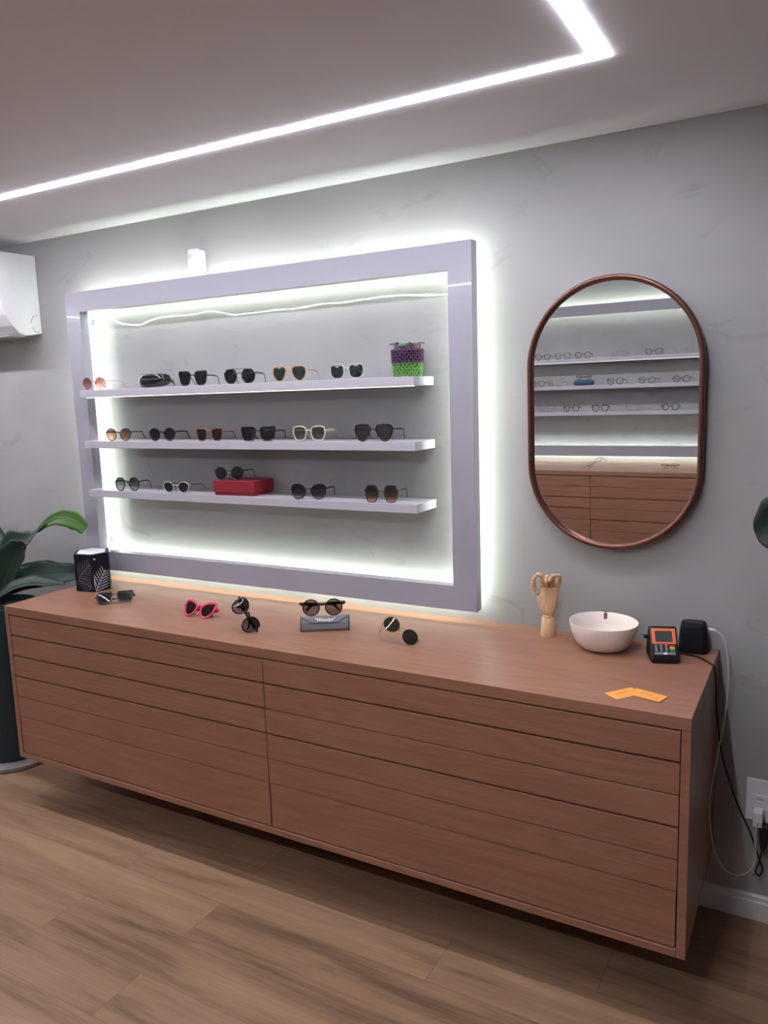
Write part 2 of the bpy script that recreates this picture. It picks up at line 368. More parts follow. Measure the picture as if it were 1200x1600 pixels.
# ------------------------------------------------------------------ wooden cabinets
def cabinet(loc, rz, label, gaps):
    L, D, T, B = 2.675, .576, .871, .209
    r = thing('wall_cabinet', label, 'cabinet', loc, rz, 'floating oak drawer cabinets')
    MB().box(0, L, -D, 0, T-.034, T, .0012).build('top_panel', oak, r)
    for x in (0, L-.023): MB().box(x, x+.023, -D+.0005, -.001, B, T-.0345, .0012).build('side_panel', oak, r)
    MB().box(.0235, L-.0235, -D+.0005, -.001, B, B+.022, .0012).build('bottom_panel', oak, r)
    MB().box(.0235, L-.0235, -.02, -.003, B+.0225, T-.035).build('back_panel', void_m, r)
    MB().box(.0235, L-.0235, -.54, -.535, B+.0225, T-.035).build('inner_board', void_m, r)
    MB().box(1.3325, 1.3425, -.533, -.0205, B+.0225, T-.035).build('divider', void_m, r)
    zs = [.8335, .748, .660, .572, .4835, .395, .2325]
    for c, (xa, xb) in enumerate(((.0255, 1.3365), (1.3395, L-.0255))):
        for k in range(6):
            g0, g1 = gaps[c][k], gaps[c][k+1]
            inset = .0022 if k < 5 else .004
            MB().box(xa+(.0015 if k == 5 else 0), xb-(.0015 if k == 5 else 0), -D+inset, -.5405, zs[k+1]+g1/2, zs[k]-g0/2, .0012).build('drawer', oak, r)
    return r
n_, f_ = .0062, .003
cabinet((0, 0, 0), 0, 'long reddish oak wall cabinet with plain drawers under the backlit white frame and oval mirror', [[.005, n_, n_, n_, .003, f_, .005], [.003, n_, f_, n_, .003, f_, .005]])
cabinet((2.675, Y0, 0), PI, 'oak drawer cabinet across the room, visible only as a reflection low in the mirror', [[.005, f_, n_, f_, n_, f_, .005], [.005, f_, n_, n_, f_, f_, .005]])

# ------------------------------------------------------------------ backlit display frames with shelves
def display(loc, rz, x0, x1, label):
    z0, z1, s, yb, yf = .929, 2.171, .086, -.056, -.10
    r = thing('display_frame', label, 'display frame', loc, rz, 'backlit white display frames')
    t = bmesh.new()
    mb = MB()
    def ring(y): return [mb.bm.verts.new(p) for p in ((x0, y, z0), (x1, y, z0), (x1, y, z1), (x0, y, z1), (x0+s, y, z0+s), (x1-s, y, z0+s), (x1-s, y, z1-s), (x0+s, y, z1-s))]
    t.free()
    F, B = ring(yf), ring(yb)
    for R_ in (F, B):
        for i in range(4): mb.bm.faces.new((R_[i], R_[(i+1) % 4], R_[4+(i+1) % 4], R_[4+i]))
    for o in (0, 4):
        for i in range(4): mb.bm.faces.new((F[o+i], F[o+(i+1) % 4], B[o+(i+1) % 4], B[o+i]))
    bmesh.ops.bevel(mb.bm, geom=[e for e in mb.bm.edges if e.is_boundary is False and abs(e.calc_face_angle(0)) > 1], offset=.0015, segments=2, affect='EDGES')
    mb.build('frame', acrylic, r)
    # standoffs carry it off the wall; LED tape runs round the back near both edges
    for (x, z) in ((x0+.043, z0+.12), (x1-.043, z0+.12), (x0+.043, z1-.12), (x1-.043, z1-.12)):
        MB().box(x-.012, x+.012, yb, -.0005, z-.012, z+.012).build('standoff', acrylic, r, smooth=False)
    # outer run faces the wall, inner run stands on edge and throws its light along the wall into the opening
    for o, i, y1_ in ((.016, .027, -.0546), (s-.030, s-.0275, -.0345)):
        for (xa, xb, za, zb) in ((x0+o, x1-o, z0+o, z0+i), (x0+o, x1-o, z1-i, z1-o), (x0+o, x0+i, z0+i, z1-i), (x1-i, x1-o, z0+i, z1-i)):
            MB().box(xa, xb, -.0555, y1_, za, zb).build('glow_strip', led_halo, r, smooth=False)
    MB().box(x0+.185, x1-s*.35, -.0045, -.0025, z0+s*.35, z1-s*.35).build('clear_panel', pane_m, r, smooth=False)
    return r
display((0, 0, 0), 0, -.040, 1.907, 'large backlit white rectangular display frame on the grey wall above the cabinet')
display((2.675, Y0, 0), PI, .175, 2.325, 'backlit white display frame across the room, visible only as a reflection in the mirror')
SZ = (1.743, 1.522, 1.306)
def shelf(loc, rz, x0, x1, zt, label, glow=False):
    o = thing('shelf', label, 'shelf', loc, rz, 'white display shelves')
    MB().box(x0, x1, -.16, -.005, zt-.031, zt, .0012).build('board', shelf_m, o)
    if glow: MB().box(x0+.03, x1-.008, -.152, -.138, zt-.0335, zt-.0312).build('glow_strip', glow_shelf, o, smooth=False)  # weak emissive bar added to draw the bright line under the shelf
    return o
for z, lab, l in zip(SZ, ('top white shelf inside the backlit frame, bright light line along its lower edge', 'middle white shelf inside the backlit frame', 'lowest white shelf inside the backlit frame, carrying the red box'), (True, False, False)):
    shelf((0, 0, 0), 0, .075, 1.717, z, lab, l)
for z, lab, l in zip(SZ, ('top white shelf reflected in the mirror', 'middle white shelf reflected in the mirror, carrying the blue case', 'lowest of the three white shelves reflected in the mirror'), (True, False, False)):
    shelf((2.675, Y0, 0), PI, .25, 2.25, z, lab, l)

# ------------------------------------------------------------------ air conditioner, sensor, outlet
acr = thing('air_conditioner', 'white wall-mounted air conditioner at the left edge under the ceiling', 'air conditioner', (-.74, 0, 2.0))
pr = [(-.001, .378), (-.001, .022), (-.05, .012), (-.095, .008), (-.125, .020), (-.155, .050), (-.185, .098), (-.203, .150), (-.212, .22), (-.214, .34), (-.205, .366), (-.18, .376)]
MB().prism(pr, -.4, .4, 'x', .004).build('body', ac_m, acr)
MB().box(-.36, .36, -.150, -.060, .004, .009, .001).build('louver', mat('louver_grey', (0.30, 0.30, 0.31), 0.5), acr)
MB().box(-.38, .38, -.217, -.2135, .20, .335, .001).build('front_panel', ac_m, acr)
MB().tube(spline([(.4012, -.06, .065), (.4012, -.045, .095), (.4012, -.02, .105)], 5), .0012, 6).tube(spline([(.4012, -.052, .05), (.4012, -.04, .03), (.4012, -.015, .028)], 5), .0012, 6).build('knockout_groove', mat('groove_grey', (0.2, 0.2, 0.21), 0.6), acr)
sr = thing('sensor_box', 'small white box on the wall just above the display frame top rail', 'sensor', (.672, 0, 2.17))
MB().prism([(-.032, .005), (.032, .005), (.032, .114), (.024, .121), (-.024, .121), (-.032, .114)], -.04, -.001, 'y', .004).build('housing', white_p, sr)
MB().box(-.027, -.013, -.0415, -.0402, .085, .10, .0005).build('indicator', mat('faint_grey', (0.5, 0.5, 0.52), 0.4), sr)
cp = MB().box(.10, .135, -.092, -.072, 1.0152, 1.0225, .002).box(.135, .141, -.09, -.074, 1.0152, 1.018).build('plastic_clip', white_p); tag(cp, 'tiny white plastic clip lying on the bottom rail inside the frame, above the black box', 'clip')

out = thing('wall_outlet', 'white square wall outlet plate near the floor beside the cabinet', 'outlet', (2.827, 0, .40))
MB().box(-.060, .060, -.006, -.0003, -.068, .070, .002).build('plate', white_p, out)
MB().box(-.040, .040, -.010, -.0062, -.030, .022, .0015).build('socket_module', white_p, out)
for k, x in enumerate((-.020, .020)):
    q = MB(); q.tube(spline([(x+.016*math.cos(a), -.0108, .008+.010*math.sin(a)) for a in [i*PI/8 for i in range(16)]], 1, True), .0016, 6, True)
    q.build('socket_ring', white_p, out)
    q = MB()
    for dx in (-.006, 0, .006): q.blob((x+dx, -.0103, .008), (.0018, .001, .0018), 1)
    q.build('socket_hole', black_p, out)
chg = thing('usb_charger', 'white USB charger plugged into the wall outlet', 'charger', (2.803, -.0105, .372))
MB().box(-.014, .014, -.034, 0, -.042, .010, .004).build('charger_body', white_p, chg)
MB().blob((0, -.036, -.022), (.007, .004, .007), 2).build('usb_plug', white_p, chg)
blkplug = thing('power_cord', 'black power cord from card terminal over the cabinet edge to the outlet', 'cord', (2.82, -.02, .30))
def rel(pts, o): return [Vector(p)-Vector(o) for p in pts]
bo = (2.82, -.02, .30)
MB().prism(rel2 := [(-.012, .035), (-.010, -.02), (-.004, -.045), (.006, -.045), (.014, -.02), (.022, .035)], -.020, .0085, 'y', .003).build('plug', black_p, blkplug)
pts = [(2.545, -.115, .8745), (2.56, -.09, .8745), (2.585, -.095, .8745), (2.622, -.105, .8745), (2.652, -.135, .8745), (2.674, -.165, .875), (2.6815, -.168, .862), (2.6825, -.14, .80), (2.684, -.10, .70), (2.698, -.045, .545), (2.738, -.024, .40), (2.783, -.024, .300), (2.808, -.022, .225), (2.822, -.022, .185), (2.812, -.022, .160), (2.803, -.022, .175), (2.812, -.022, .21), (2.820, -.021, .258)]
MB().tube(spline(rel(pts, bo), 7), .0027, 8).build('cable', black_p, blkplug)
MB().tube(spline(rel([(2.795, -.022, .158), (2.805, -.027, .166), (2.816, -.022, .158), (2.806, -.018, .163), (2.800, -.02, .172)], bo), 5), .0016, 6).build('twist_tie', black_p, blkplug)

# ------------------------------------------------------------------ mirror
mr = thing('wall_mirror', 'copper-framed capsule-shaped mirror hanging on the wall right of the display frame', 'mirror', (2.345, -.004, 1.171))
mr.rotation_euler = (0.022, 0, 0)
def stadium(hw, hh, n=28):
    p = []
    for i in range(n+1): a = i*PI/n; p.append((hw*math.cos(a), (hh-hw)+hw*math.sin(a)))
    for i in range(n+1): a = PI+i*PI/n; p.append((hw*math.cos(a), -(hh-hw)+hw*math.sin(a)))
    return p
HW, HH = .2705, .4265
q = MB()
levels = [(0, -.003), (0, -.032), (.003, -.036), (.010, -.036), (.014, -.033), (.0165, -.024), (.0165, -.012), (.012, -.003)]
rings = []
for d, y in levels: rings.append([q.bm.verts.new((x, y, z+HH)) for x, z in stadium(HW-d, HH-d)])
for A, B in zip(rings, rings[1:]+rings[:1]):
    for j in range(len(A)): k = (j+1) % len(A); q.bm.faces.new((A[j], A[k], B[k], B[j]))
q.build('frame', copper, mr, angle=60)
q = MB(); q.prism([(x, z+HH) for x, z in stadium(HW-.0168, HH-.0168)], -.018, -.0125, 'y'); q.build('mirror_glass', mirror_m, mr, smooth=False)

# ------------------------------------------------------------------ glasses
def shape_pts(kind):
    """outline of the lens at +x, inner side at -1, in -1..1"""
    D = {
     'panto': [(-.86, .52), (-.35, .96), (.35, 1.0), (.92, .62), (1.0, .05), (.72, -.62), (.1, -1.0), (-.55, -.82), (-.95, -.25)],
     'square': [(-.92, .62), (-.5, .92), (.3, .96), (.93, .96), (1.0, .55), (.86, -.35), (.58, -.90), (0, -1.0), (-.55, -.88), (-.84, -.25)],
     'softsquare': [(-.95, .45), (-.72, .86), (0, .98), (.75, .92), (1.0, .5), (.92, -.35), (.55, -.90), (-.05, -1.0), (-.62, -.84), (-.92, -.3)],
     'flat': [(-.94, .72), (-.6, .94), (.2, .96), (.9, 1.0), (1.0, .6), (.92, -.3), (.68, -.88), (0, -1.0), (-.6, -.92), (-.88, -.4)],
     'aviator': [(-.92, .55), (-.62, .93), (.1, 1.0), (.78, .90), (1.0, .35), (.86, -.38), (.42, -.92), (-.05, -1.0), (-.5, -.66), (-.80, -.08)],
     'butterfly': [(-.9, .35), (-.5, .80), (.15, 1.0), (.82, .86), (1.0, .35), (.92, -.35), (.5, -.92), (-.1, -1.0), (-.62, -.72), (-.9, -.15)],
     'cateye': [(-.95, .1), (-.6, .62), (.1, .92), (.85, 1.0), (1.0, .55), (.8, -.3), (.35, -.9), (-.2, -1.0), (-.7, -.65)]}
    if kind == 'round': return [(math.cos(i*PI/24), math.sin(i*PI/24)) for i in range(48)]
    if kind in ('hex', 'softhex'):
        P = {'hex': [(-.55, 1), (.55, 1), (1, .25), (.62, -1), (-.5, -1), (-.95, .15)], 'softhex': [(-.55, 1), (.5, 1), (1, .35), (.85, -.55), (.35, -1), (-.45, -1), (-.95, -.3), (-.95, .4)]}[kind]
        out = []
        n = len(P)
        for i in range(n):
            a, b_, c = Vector(P[i-1]), Vector(P[i]), Vector(P[(i+1) % n])
            for k in range(5):
                t = k/4
                p0 = b_.lerp(a, .22); p2 = b_.lerp(c, .22)
                out.append(tuple((1-t)**2*p0+2*t*(1-t)*b_+t*t*p2))
            nx = Vector(P[(i+1) % n]); q0 = b_.lerp(c, .22); q1 = nx.lerp(b_, .22)
            for k in (1, 2, 3): out.append(tuple(q0.lerp(q1, k/4)))
        return out
    return [(p.x, p.y) for p in spline([(a, b_, 0) for a, b_ in D[kind]], 6, True)]
def glasses(label, cat, loc, rz, kind='panto', W=.13, h=.046, gap=.018, rim=.003, dep=.004, frame='black', lens='dark', temple=None, tt=.0032, tl=.125,
            wire=False, bar=False, pads=False, fold=(False, False), rot=None, name='sunglasses', group='sunglasses on display', brow=0.0, wrap=1.0, zh=None, tipmat=None, endp=.006):
    if name == 'sunglasses':
        W *= 1.05; h *= 1.06; gap -= .003; endp = max(.0035, endp-.002)
        if not wire: rim *= 1.2; dep *= 1.15
    r = thing(name, label, cat, loc, rz, group)
    fm = ac[frame]; tm = ac[temple or frame]; lm = LN[lens]
    lw = (W-gap-2*endp-2*rim)/2 - rim; hw = lw/2; cx = gap/2+rim+hw; zc = h/2+rim; hh = h/2
    Y = lambda x: wrap*x*x
    P = shape_pts(kind)
    fr = MB(); lens_objs = []
    for sd in (-1, 1):
        pts = [(sd*(cx+a*hw), Y(cx+a*hw), zc+b_*hh) for a, b_ in P]
        if sd < 0: pts = pts[::-1]
        c = Vector((sd*cx, Y(cx), zc))
        outp = []
        radii = []
        for p in pts:
            v = Vector(p); d = (v-c); d.y = 0; d.normalize()
            rr = rim/2*(1+brow*max(0, (p[2]-zc)/hh))
            outp.append(v+d*rr*.9); radii.append(rr)
        fr.tube(outp, radii, 8, True, rz=[dep/2]*len(pts) if dep else None, ref=None) if False else fr.tube(outp, [dep/2]*len(pts), 8, True, rz=radii, ref=(0, 1, 0))
        l = MB(); top = [l.bm.verts.new(p) for p in pts]; mid = [l.bm.verts.new(Vector(p).lerp(c, .5)+Vector((0, -.0012, 0))) for p in pts]; cv = l.bm.verts.new(c+Vector((0, -.0018, 0)))
        n = len(pts)
        for i in range(n):
            k = (i+1) % n; l.bm.faces.new((top[i], top[k], mid[k], mid[i])); l.bm.faces.new((mid[i], mid[k], cv))
        l.build('lens', lm, r, angle=180)
    # bridge
    zb = zc+hh*.42
    br = rim*.5 if not wire else .0011
    xb = gap/2+rim*.5
    fr.tube(spline([(-xb-.001, 0, zb-.002), (-xb*.5, -.001, zb+.0015), (0, -.0012, zb+.002), (xb*.5, -.001, zb+.0015), (xb+.001, 0, zb-.002)], 4), br if wire else dep/2, 8, rz=br if wire else max(br, .0018), ref=(0, 1, 0))
    zh = zh if zh is not None else zc+hh*.45
    ex = W/2-.002
    for sd in (-1, 1):
        xi = cx+hw*.96
        fr.tube([(sd*xi, Y(xi), zh), (sd*(ex-.001), Y(ex)+.001, zh), (sd*ex, Y(ex)+.006, zh)], tt*.45 if not wire else .0011, 8, rz=tt*.8 if not wire else .0011, ref=(0, 1, 0))
    fr.build('front_frame', fm, r)
    if bar:
        MB().tube(spline([(-cx-hw*.1, Y(cx), zc+hh+rim*.6), (-gap*.3, -.001, zc+hh*1.0+rim), (gap*.3, -.001, zc+hh*1.0+rim), (cx+hw*.1, Y(cx), zc+hh+rim*.6)], 6), .0013, 8).build('top_bar', fm, r)
    if pads:
        for sd in (-1, 1):
            p = MB().blob((sd*(gap/2+.0005), .007, zc+hh*.02), (.0018, .003, .0055), 2); p.tube(spline([(sd*(gap/2+.003), .001, zc+hh*.2), (sd*gap/2, .005, zc+hh*.15), (sd*gap/2, .007, zc+hh*.05)], 4), .0006, 6)
            p.build('nose_pad', ac['pad'], r)
    yt = Y(ex)+.006
    for k, sd in enumerate((-1, 1)):
        if fold[k]:
            o = .006+.004*k
            pts = [(sd*ex, yt, zh), (sd*(ex-.004), yt+o*.6, zh-.001), (sd*(ex-.05), yt+o*.6+.004, zh-.004), (-sd*(ex-.045), yt+o*.6+.005, zh-.006), (-sd*(ex-.028), yt+o*.6+.004, zh-.016), (-sd*(ex-.018), yt+o*.6+.001, max(.004, zh-.028))]
        else:
            pts = [(sd*ex, yt, zh), (sd*ex, yt+.02, zh), (sd*(ex-.001), tl*.66, zh-.003), (sd*(ex-.004), tl*.80, zh-.010), (sd*(ex-.008), tl*.92, (zh-.010)*.45), (sd*(ex-.010), tl, .003)]
        sp = spline(pts, 6); n = len(sp)
        wr = [(.0010 if wire else tt*.42) for _ in sp]
        hr = [(.0010 if wire else tt*(.95-.35*i/n)) for i in range(n)]
        if wire:
            for i in range(n):
                if i/n > .68: wr[i] = .0016; hr[i] = .0019
        MB().tube(sp, wr, 8, rz=hr, ref=(0, 0, 1) if False else (sd, 0, 0) if not fold[k] else (0, 1, 0)).build('temple', tm, r)
    if rot is not None:
        r.rotation_mode = 'QUATERNION'; r.rotation_quaternion = rot.to_quaternion()
    return r
def settle(r, z):
    """lower or raise a thing so that its lowest point touches the surface at height z"""
    m = r.matrix_basis.copy(); lo = min((m @ v.co).z for c in r.children for v in c.data.vertices)
    r.location.z += z-lo+.0002
S1, S2, S3 = SZ
def rad(d): return math.radians(d)
YF = -.146
# top shelf, left to right
glasses('round rose-tinted sunglasses with thin rose gold wire, leftmost on the top shelf', 'sunglasses', (.148, YF, S1), rad(3), 'round', .138, .049, .020, .0018, .0022, 'gold', 'pinkg', wire=True, pads=True, tl=.138)
glasses('black square sunglasses with thick upper rims, between the wraparound and double-bridge pairs', 'sunglasses', (.722, YF, S1), rad(14), 'square', .126, .046, .016, .0042, .0045, 'black', 'dark', brow=.5, tl=.125, temple='gun')
glasses('black angular sunglasses with a double bridge on the top shelf', 'sunglasses', (.960, YF, S1), rad(16), 'softhex', .132, .049, .018, .0022, .003, 'gun', 'dark', bar=True, pads=True, tl=.125, tt=.0035)
glasses('honey tortoiseshell sunglasses with a straight brow, on the top shelf beside the clear pair', 'sunglasses', (1.194, YF, S1), rad(8), 'aviator', .142, .046, .018, .0036, .004, 'honey', 'green', bar=True, brow=.5, temple='gold', tl=.13, wire=False, tt=.0022)
glasses('clear-framed sunglasses with dark green lenses beside the crochet pot', 'sunglasses', (1.444, YF, S1), rad(6), 'softsquare', .135, .043, .016, .0036, .004, 'crystal', 'green', tl=.125, tt=.0028, temple='crystal', fold=(True, True))
# wraparound shield
wr = thing('wraparound_sunglasses', 'glossy black wraparound shield sunglasses on the top shelf', 'sunglasses', (.452, -.080, S1), rad(14), 'sunglasses on display')
q = MB(); NA, NH = 28, 10; grid = []
for i in range(NA+1):
    t = i/NA*2-1; a = t*rad(96)
    hgt = .056*(1-.06*abs(t)-.40*max(0, abs(t)-.5)**1.2*1.4); row = []
    zc_ = .0285+.004*abs(t)
    for j in range(NH+1):
        s_ = j/NH*2-1
        bul = .007*(1-s_*s_)
        row.append(q.bm.verts.new(((.063+bul)*math.sin(a), -(.058+bul)*math.cos(a)*1.0, zc_+s_*hgt/2)))
    grid.append(row)
for i in range(NA):
    for j in range(NH): q.bm.faces.new((grid[i][j], grid[i+1][j], grid[i+1][j+1], grid[i][j+1]))
sh = q.build('shield_lens', black_g, wr, angle=180)
md = sh.modifiers.new('thickness', 'SOLIDIFY'); md.thickness = .0025
for sd in (-1, 1):
    MB().tube(spline([(sd*.063, .004, .030), (sd*.062, .02, .029), (sd*.058, .045, .022), (sd*.052, .062, .010)], 6), .002, 8, rz=[.010-.0055*i/18 for i in range(19)], ref=(1, 0, 0)).build('temple', black_g, wr)
settle(wr, S1)

# middle shelf
glasses('dark panto sunglasses with amber gradient lenses, leftmost on the middle shelf', 'sunglasses', (.276, YF, S2), rad(14), 'panto', .124, .045, .018, .003, .0038, 'tort', 'amber', tl=.12, tt=.003)
glasses('black round panto sunglasses, second from left on the middle shelf', 'sunglasses', (.533, YF, S2), rad(13), 'panto', .124, .043, .018, .0042, .0045, 'black', 'dark', tl=.13, tt=.004)
glasses('reddish brown panto sunglasses with black lenses on the middle shelf', 'sunglasses', (.789, YF, S2), rad(12), 'square', .121, .042, .017, .0032, .004, 'redtort', 'dark', brow=.3, tl=.125, tt=.003)
glasses('black flat-top square sunglasses with wide rims on the middle shelf', 'sunglasses', (1.034, YF, S2), rad(13), 'flat', .142, .045, .018, .004, .005, 'black', 'dark', brow=.8, tl=.125, tt=.0042, temple='tort')
glasses('cream-framed sunglasses with olive gradient lenses on the middle shelf', 'sunglasses', (1.270, YF, S2), rad(8), 'softsquare', .136, .045, .016, .0046, .005, 'cream', 'olive', tl=.135, tt=.0048)
glasses('black aviator sunglasses with a top brow bar, rightmost on the middle shelf', 'sunglasses', (1.545, YF, S2), rad(6), 'aviator', .148, .050, .017, .0036, .004, 'black', 'smoke', bar=True, brow=.8, tl=.135, tt=.003, pads=True)
# lowest shelf
glasses('dark hexagonal sunglasses with grey gradient lenses, leftmost on the lowest shelf', 'sunglasses', (.305, YF, S3), rad(16), 'softhex', .120, .047, .018, .0042, .004, 'olive', 'grey', pads=True, tl=.11, tt=.0032)
glasses('small oval clear-framed sunglasses with dark temples, second from left on the lowest shelf', 'sunglasses', (.588, YF, S3), rad(8), 'panto', .130, .038, .020, .0034, .004, 'crystal', 'green', temple='gun', tl=.135, wire=False, tt=.002)
glasses('black butterfly sunglasses with violet gradient lenses on the lowest shelf', 'sunglasses', (1.256, YF, S3), rad(14), 'butterfly', .140, .047, .016, .0042, .0045, 'black', 'plum', brow=.3, tl=.125, tt=.0034)
glasses('large hexagonal sunglasses with brown-to-peach gradient lenses, rightmost on the lowest shelf', 'sunglasses', (1.569, YF, S3), rad(10), 'hex', .131, .052, .015, .0034, .004, 'olive', 'brown', brow=.6, tl=.125, tt=.0032)
# red box + its pair
rb = thing('gift_box', 'red lidded cardboard box on the lowest shelf under a pair of sunglasses', 'box', (.893, -.079, S3), rad(4))
MB().box(-.094, .094, -.064, .064, .0004, .052, .0015).build('base', red_card, rb)
MB().box(-.099, .099, -.069, .069, .014, .0595, .0015).build('lid', red_card, rb)
glasses('round green-lensed sunglasses standing on top of the red box', 'sunglasses', (.868, -.134, S3+.0595), rad(12), 'panto', .130, .046, .018, .0026, .003, 'gun', 'green', pads=True, bar=False, tl=.115, tt=.003)
# crochet pot
pot = thing('crochet_pot', 'small crocheted purple and green plant pot at the right end of top shelf', 'plant pot', (1.652, -.075, S1))
def yarn_rows(z0, z1, rows, r0, r1, m, nm):
    q = MB(); n = 22
    for k in range(rows):
        z = z0+(z1-z0)*(k+.5)/rows; R = r0+(r1-r0)*(k+.5)/rows; hh = (z1-z0)/rows
        for j in range(n):
            a = 2*PI*(j+.5*(k % 2))/n
            for s_ in (-1, 1):
                a0 = a+s_*.085
                q.tube([(R*math.cos(a), R*math.sin(a), z-hh*.5), ((R+.003)*math.cos(a0), (R+.003)*math.sin(a0), z+hh*.1), (R*math.cos(a0+s_*.05), R*math.sin(a0+s_*.05), z+hh*.55)], .0034, 6)
    q.lathe([(r0-.002, z0+.001), (r1-.002, z1)], 32)
    q.build(nm, m, pot)
yarn_rows(.001, .049, 5, .045, .050, green_y, 'green_cover')
yarn_rows(.047, .092, 5, .051, .053, purple_y, 'purple_cover')
MB().lathe([(0, .002), (.043, .002), (.049, .09), (.047, .112), (.044, .112), (.044, .100), (0, .100)], 32).build('inner_pot', mat('plum_inner_pot', (0.06, 0.028, 0.045), 0.5), pot)
q = MB()
for k in range(9):
    a = k*2.4; R = .006+.003*k
    q.blob((R*math.cos(a), R*math.sin(a), .116-.0012*k), (.013, .009, .006), 2)
q.blob((.004, -.044, .107), (.016, .009, .010), 2)
q.build('succulent', succ, pot)
q = MB()
for a, l in ((.15, .064), (2.9, .060), (1.3, .055), (4.3, .055), (5.4, .058), (3.5, .062)):
    q.tube(spline([(.03*math.cos(a), .03*math.sin(a), .108), (.045*math.cos(a), .045*math.sin(a), .114), (l*math.cos(a), l*math.sin(a), .113)], 4), [.004, .0045, .005, .005, .0045, .004, .003, .002, .001], 6, rz=.002)
q.build('outer_leaf', plum, pot)

# ------------------------------------------------------------------ things on the counter
T = .871
def frame_axes(axis, n):
    """rotation whose local x is the hinge line, local -y the lens normal"""
    x = Vector(axis).normalized(); n = Vector(n); n = (n-x*n.dot(x)).normalized(); y = -n; z = x.cross(y)
    return Matrix((x, y, z)).transposed()
g = glasses('dark tortoiseshell rectangular sunglasses lying folded on the counter, leftmost, near the black box', 'sunglasses', (.430, -.376, T), 0, 'flat', .148, .046, .014, .0046, .005, 'redk', 'dark', fold=(True, True), tt=.0042,
            rot=frame_axes((.72, .69, .0), (.40, -.45, .80)), brow=.3); settle(g, T)
g = glasses('hot pink sunglasses lying folded on the counter', 'sunglasses', (.880, -.392, T), 0, 'cateye', .152, .050, .012, .0068, .006, 'pink', 'dark', fold=(True, True), tt=.010,
            rot=frame_axes((1, .03, -.02), (.30, -.72, .62)), brow=.2); settle(g, T)
g = glasses('black rounded sunglasses standing on end on the counter beside the pink pair', 'sunglasses', (1.166, -.485, T+.055), 0, 'butterfly', .130, .050, .016, .0052, .006, 'black', 'plum', fold=(True, True), tt=.0048,
            rot=frame_axes((.47, .07, -.86), (.62, -.62, .45))); settle(g, T)
g = glasses('thin gold round sunglasses tipped on end on the counter, rightmost of its sunglasses', 'sunglasses', (1.738, -.372, T+.04), 0, 'round', .132, .046, .018, .0018, .0024, 'yellow', 'green', wire=True, fold=(False, True), tt=.003, tl=.115, pads=True,
            rot=frame_axes((.80, .22, -.56), (.42, -.70, .58))); settle(g, T)
# felt case with lettering, glasses on top
cs = thing('glasses_case', 'charcoal felt glasses case with white lettering on the counter under round sunglasses', 'glasses case', (1.418, -.312, T), rad(31))
pr = [(-.026, .0), (-.031, .010), (-.027, .030), (-.016, .043), (0, .047), (.016, .043), (.027, .030), (.031, .010), (.026, 0)]
MB().prism(pr, -.083, .083, 'x', .0015).build('shell', felt, cs)
q = MB()
for sd in (-1, 1): q.tube([(sd*.084, a, max(b_, .001)) for a, b_ in pr], .0018, 6)
q.build('edge_binding', felt_edge, cs)
# flap: follows the shell's front face down to a trapezoid edge
def front_at(s_):
    P = [(0, .0475), (-.016, .0437), (-.0275, .0303), (-.0316, .0105)]
    L_ = [0]; 
    for a, b_ in zip(P, P[1:]): L_.append(L_[-1]+math.hypot(b_[0]-a[0], b_[1]-a[1]))
    for i in range(3):
        if s_ <= L_[i+1] or i == 2:
            t = (s_-L_[i])/(L_[i+1]-L_[i]); return (P[i][0]+(P[i+1][0]-P[i][0])*t, P[i][1]+(P[i+1][1]-P[i][1])*t)
q = MB(); ed = []
N = 12; rows = []
for k in range(N+1):
    s_ = .034*k/N; y, z = front_at(s_); hwid = .078-.030*max(0, (s_-.012)/.022)**1.0 if s_ > .012 else .078
    rows.append([q.bm.verts.new((hwid*t, y-.0012, z+.0008)) for t in [i/8*2-1 for i in range(9)]])
for A, B in zip(rows, rows[1:]):
    for i in range(8): q.bm.faces.new((A[i], A[i+1], B[i+1], B[i]))
edge = [r_[0].co.copy() for r_ in rows]+[v.co.copy() for v in rows[-1][1:-1]]+[r_[-1].co.copy() for r_ in rows[::-1]]
fl = q.build('flap', felt, cs); fl.modifiers.new('thickness', 'SOLIDIFY').thickness = .0014
MB().tube(edge, .0013, 6).build('flap_edge', felt_edge, fl)
cu = bpy.data.curves.new('lettering', 'FONT'); cu.body = '"Woodys"'; cu.size = .017; cu.align_x = 'CENTER'; cu.extrude = .0003; cu.shear = .25; cu.offset = .0003
tmp = bpy.data.objects.new('lettering_curve', cu); C.objects.link(tmp); bpy.context.view_layer.update()
me = bpy.data.meshes.new_from_object(tmp.evaluated_get(bpy.context.evaluated_depsgraph_get())); bpy.data.objects.remove(tmp)
me.materials.clear(); me.materials.append(mark_m)
lt = bpy.data.objects.new('lettering', me); C.objects.link(lt); lt.parent = cs
y0, z0 = front_at(.0165); y1, z1 = front_at(.029)
lt.rotation_euler = (math.atan2(z0-z1, y0-y1), 0, 0); lt.location = (0, y1-.0022, z1+.0024)
glasses('black round sunglasses with wide reddish hinges standing on the felt case', 'sunglasses', (1.412, -.316, T+.0472), rad(31), 'round', .148, .050, .020, .0042, .0045, 'redk', 'smoke', temple='redk', fold=(True, True), tt=.0075, endp=.008)

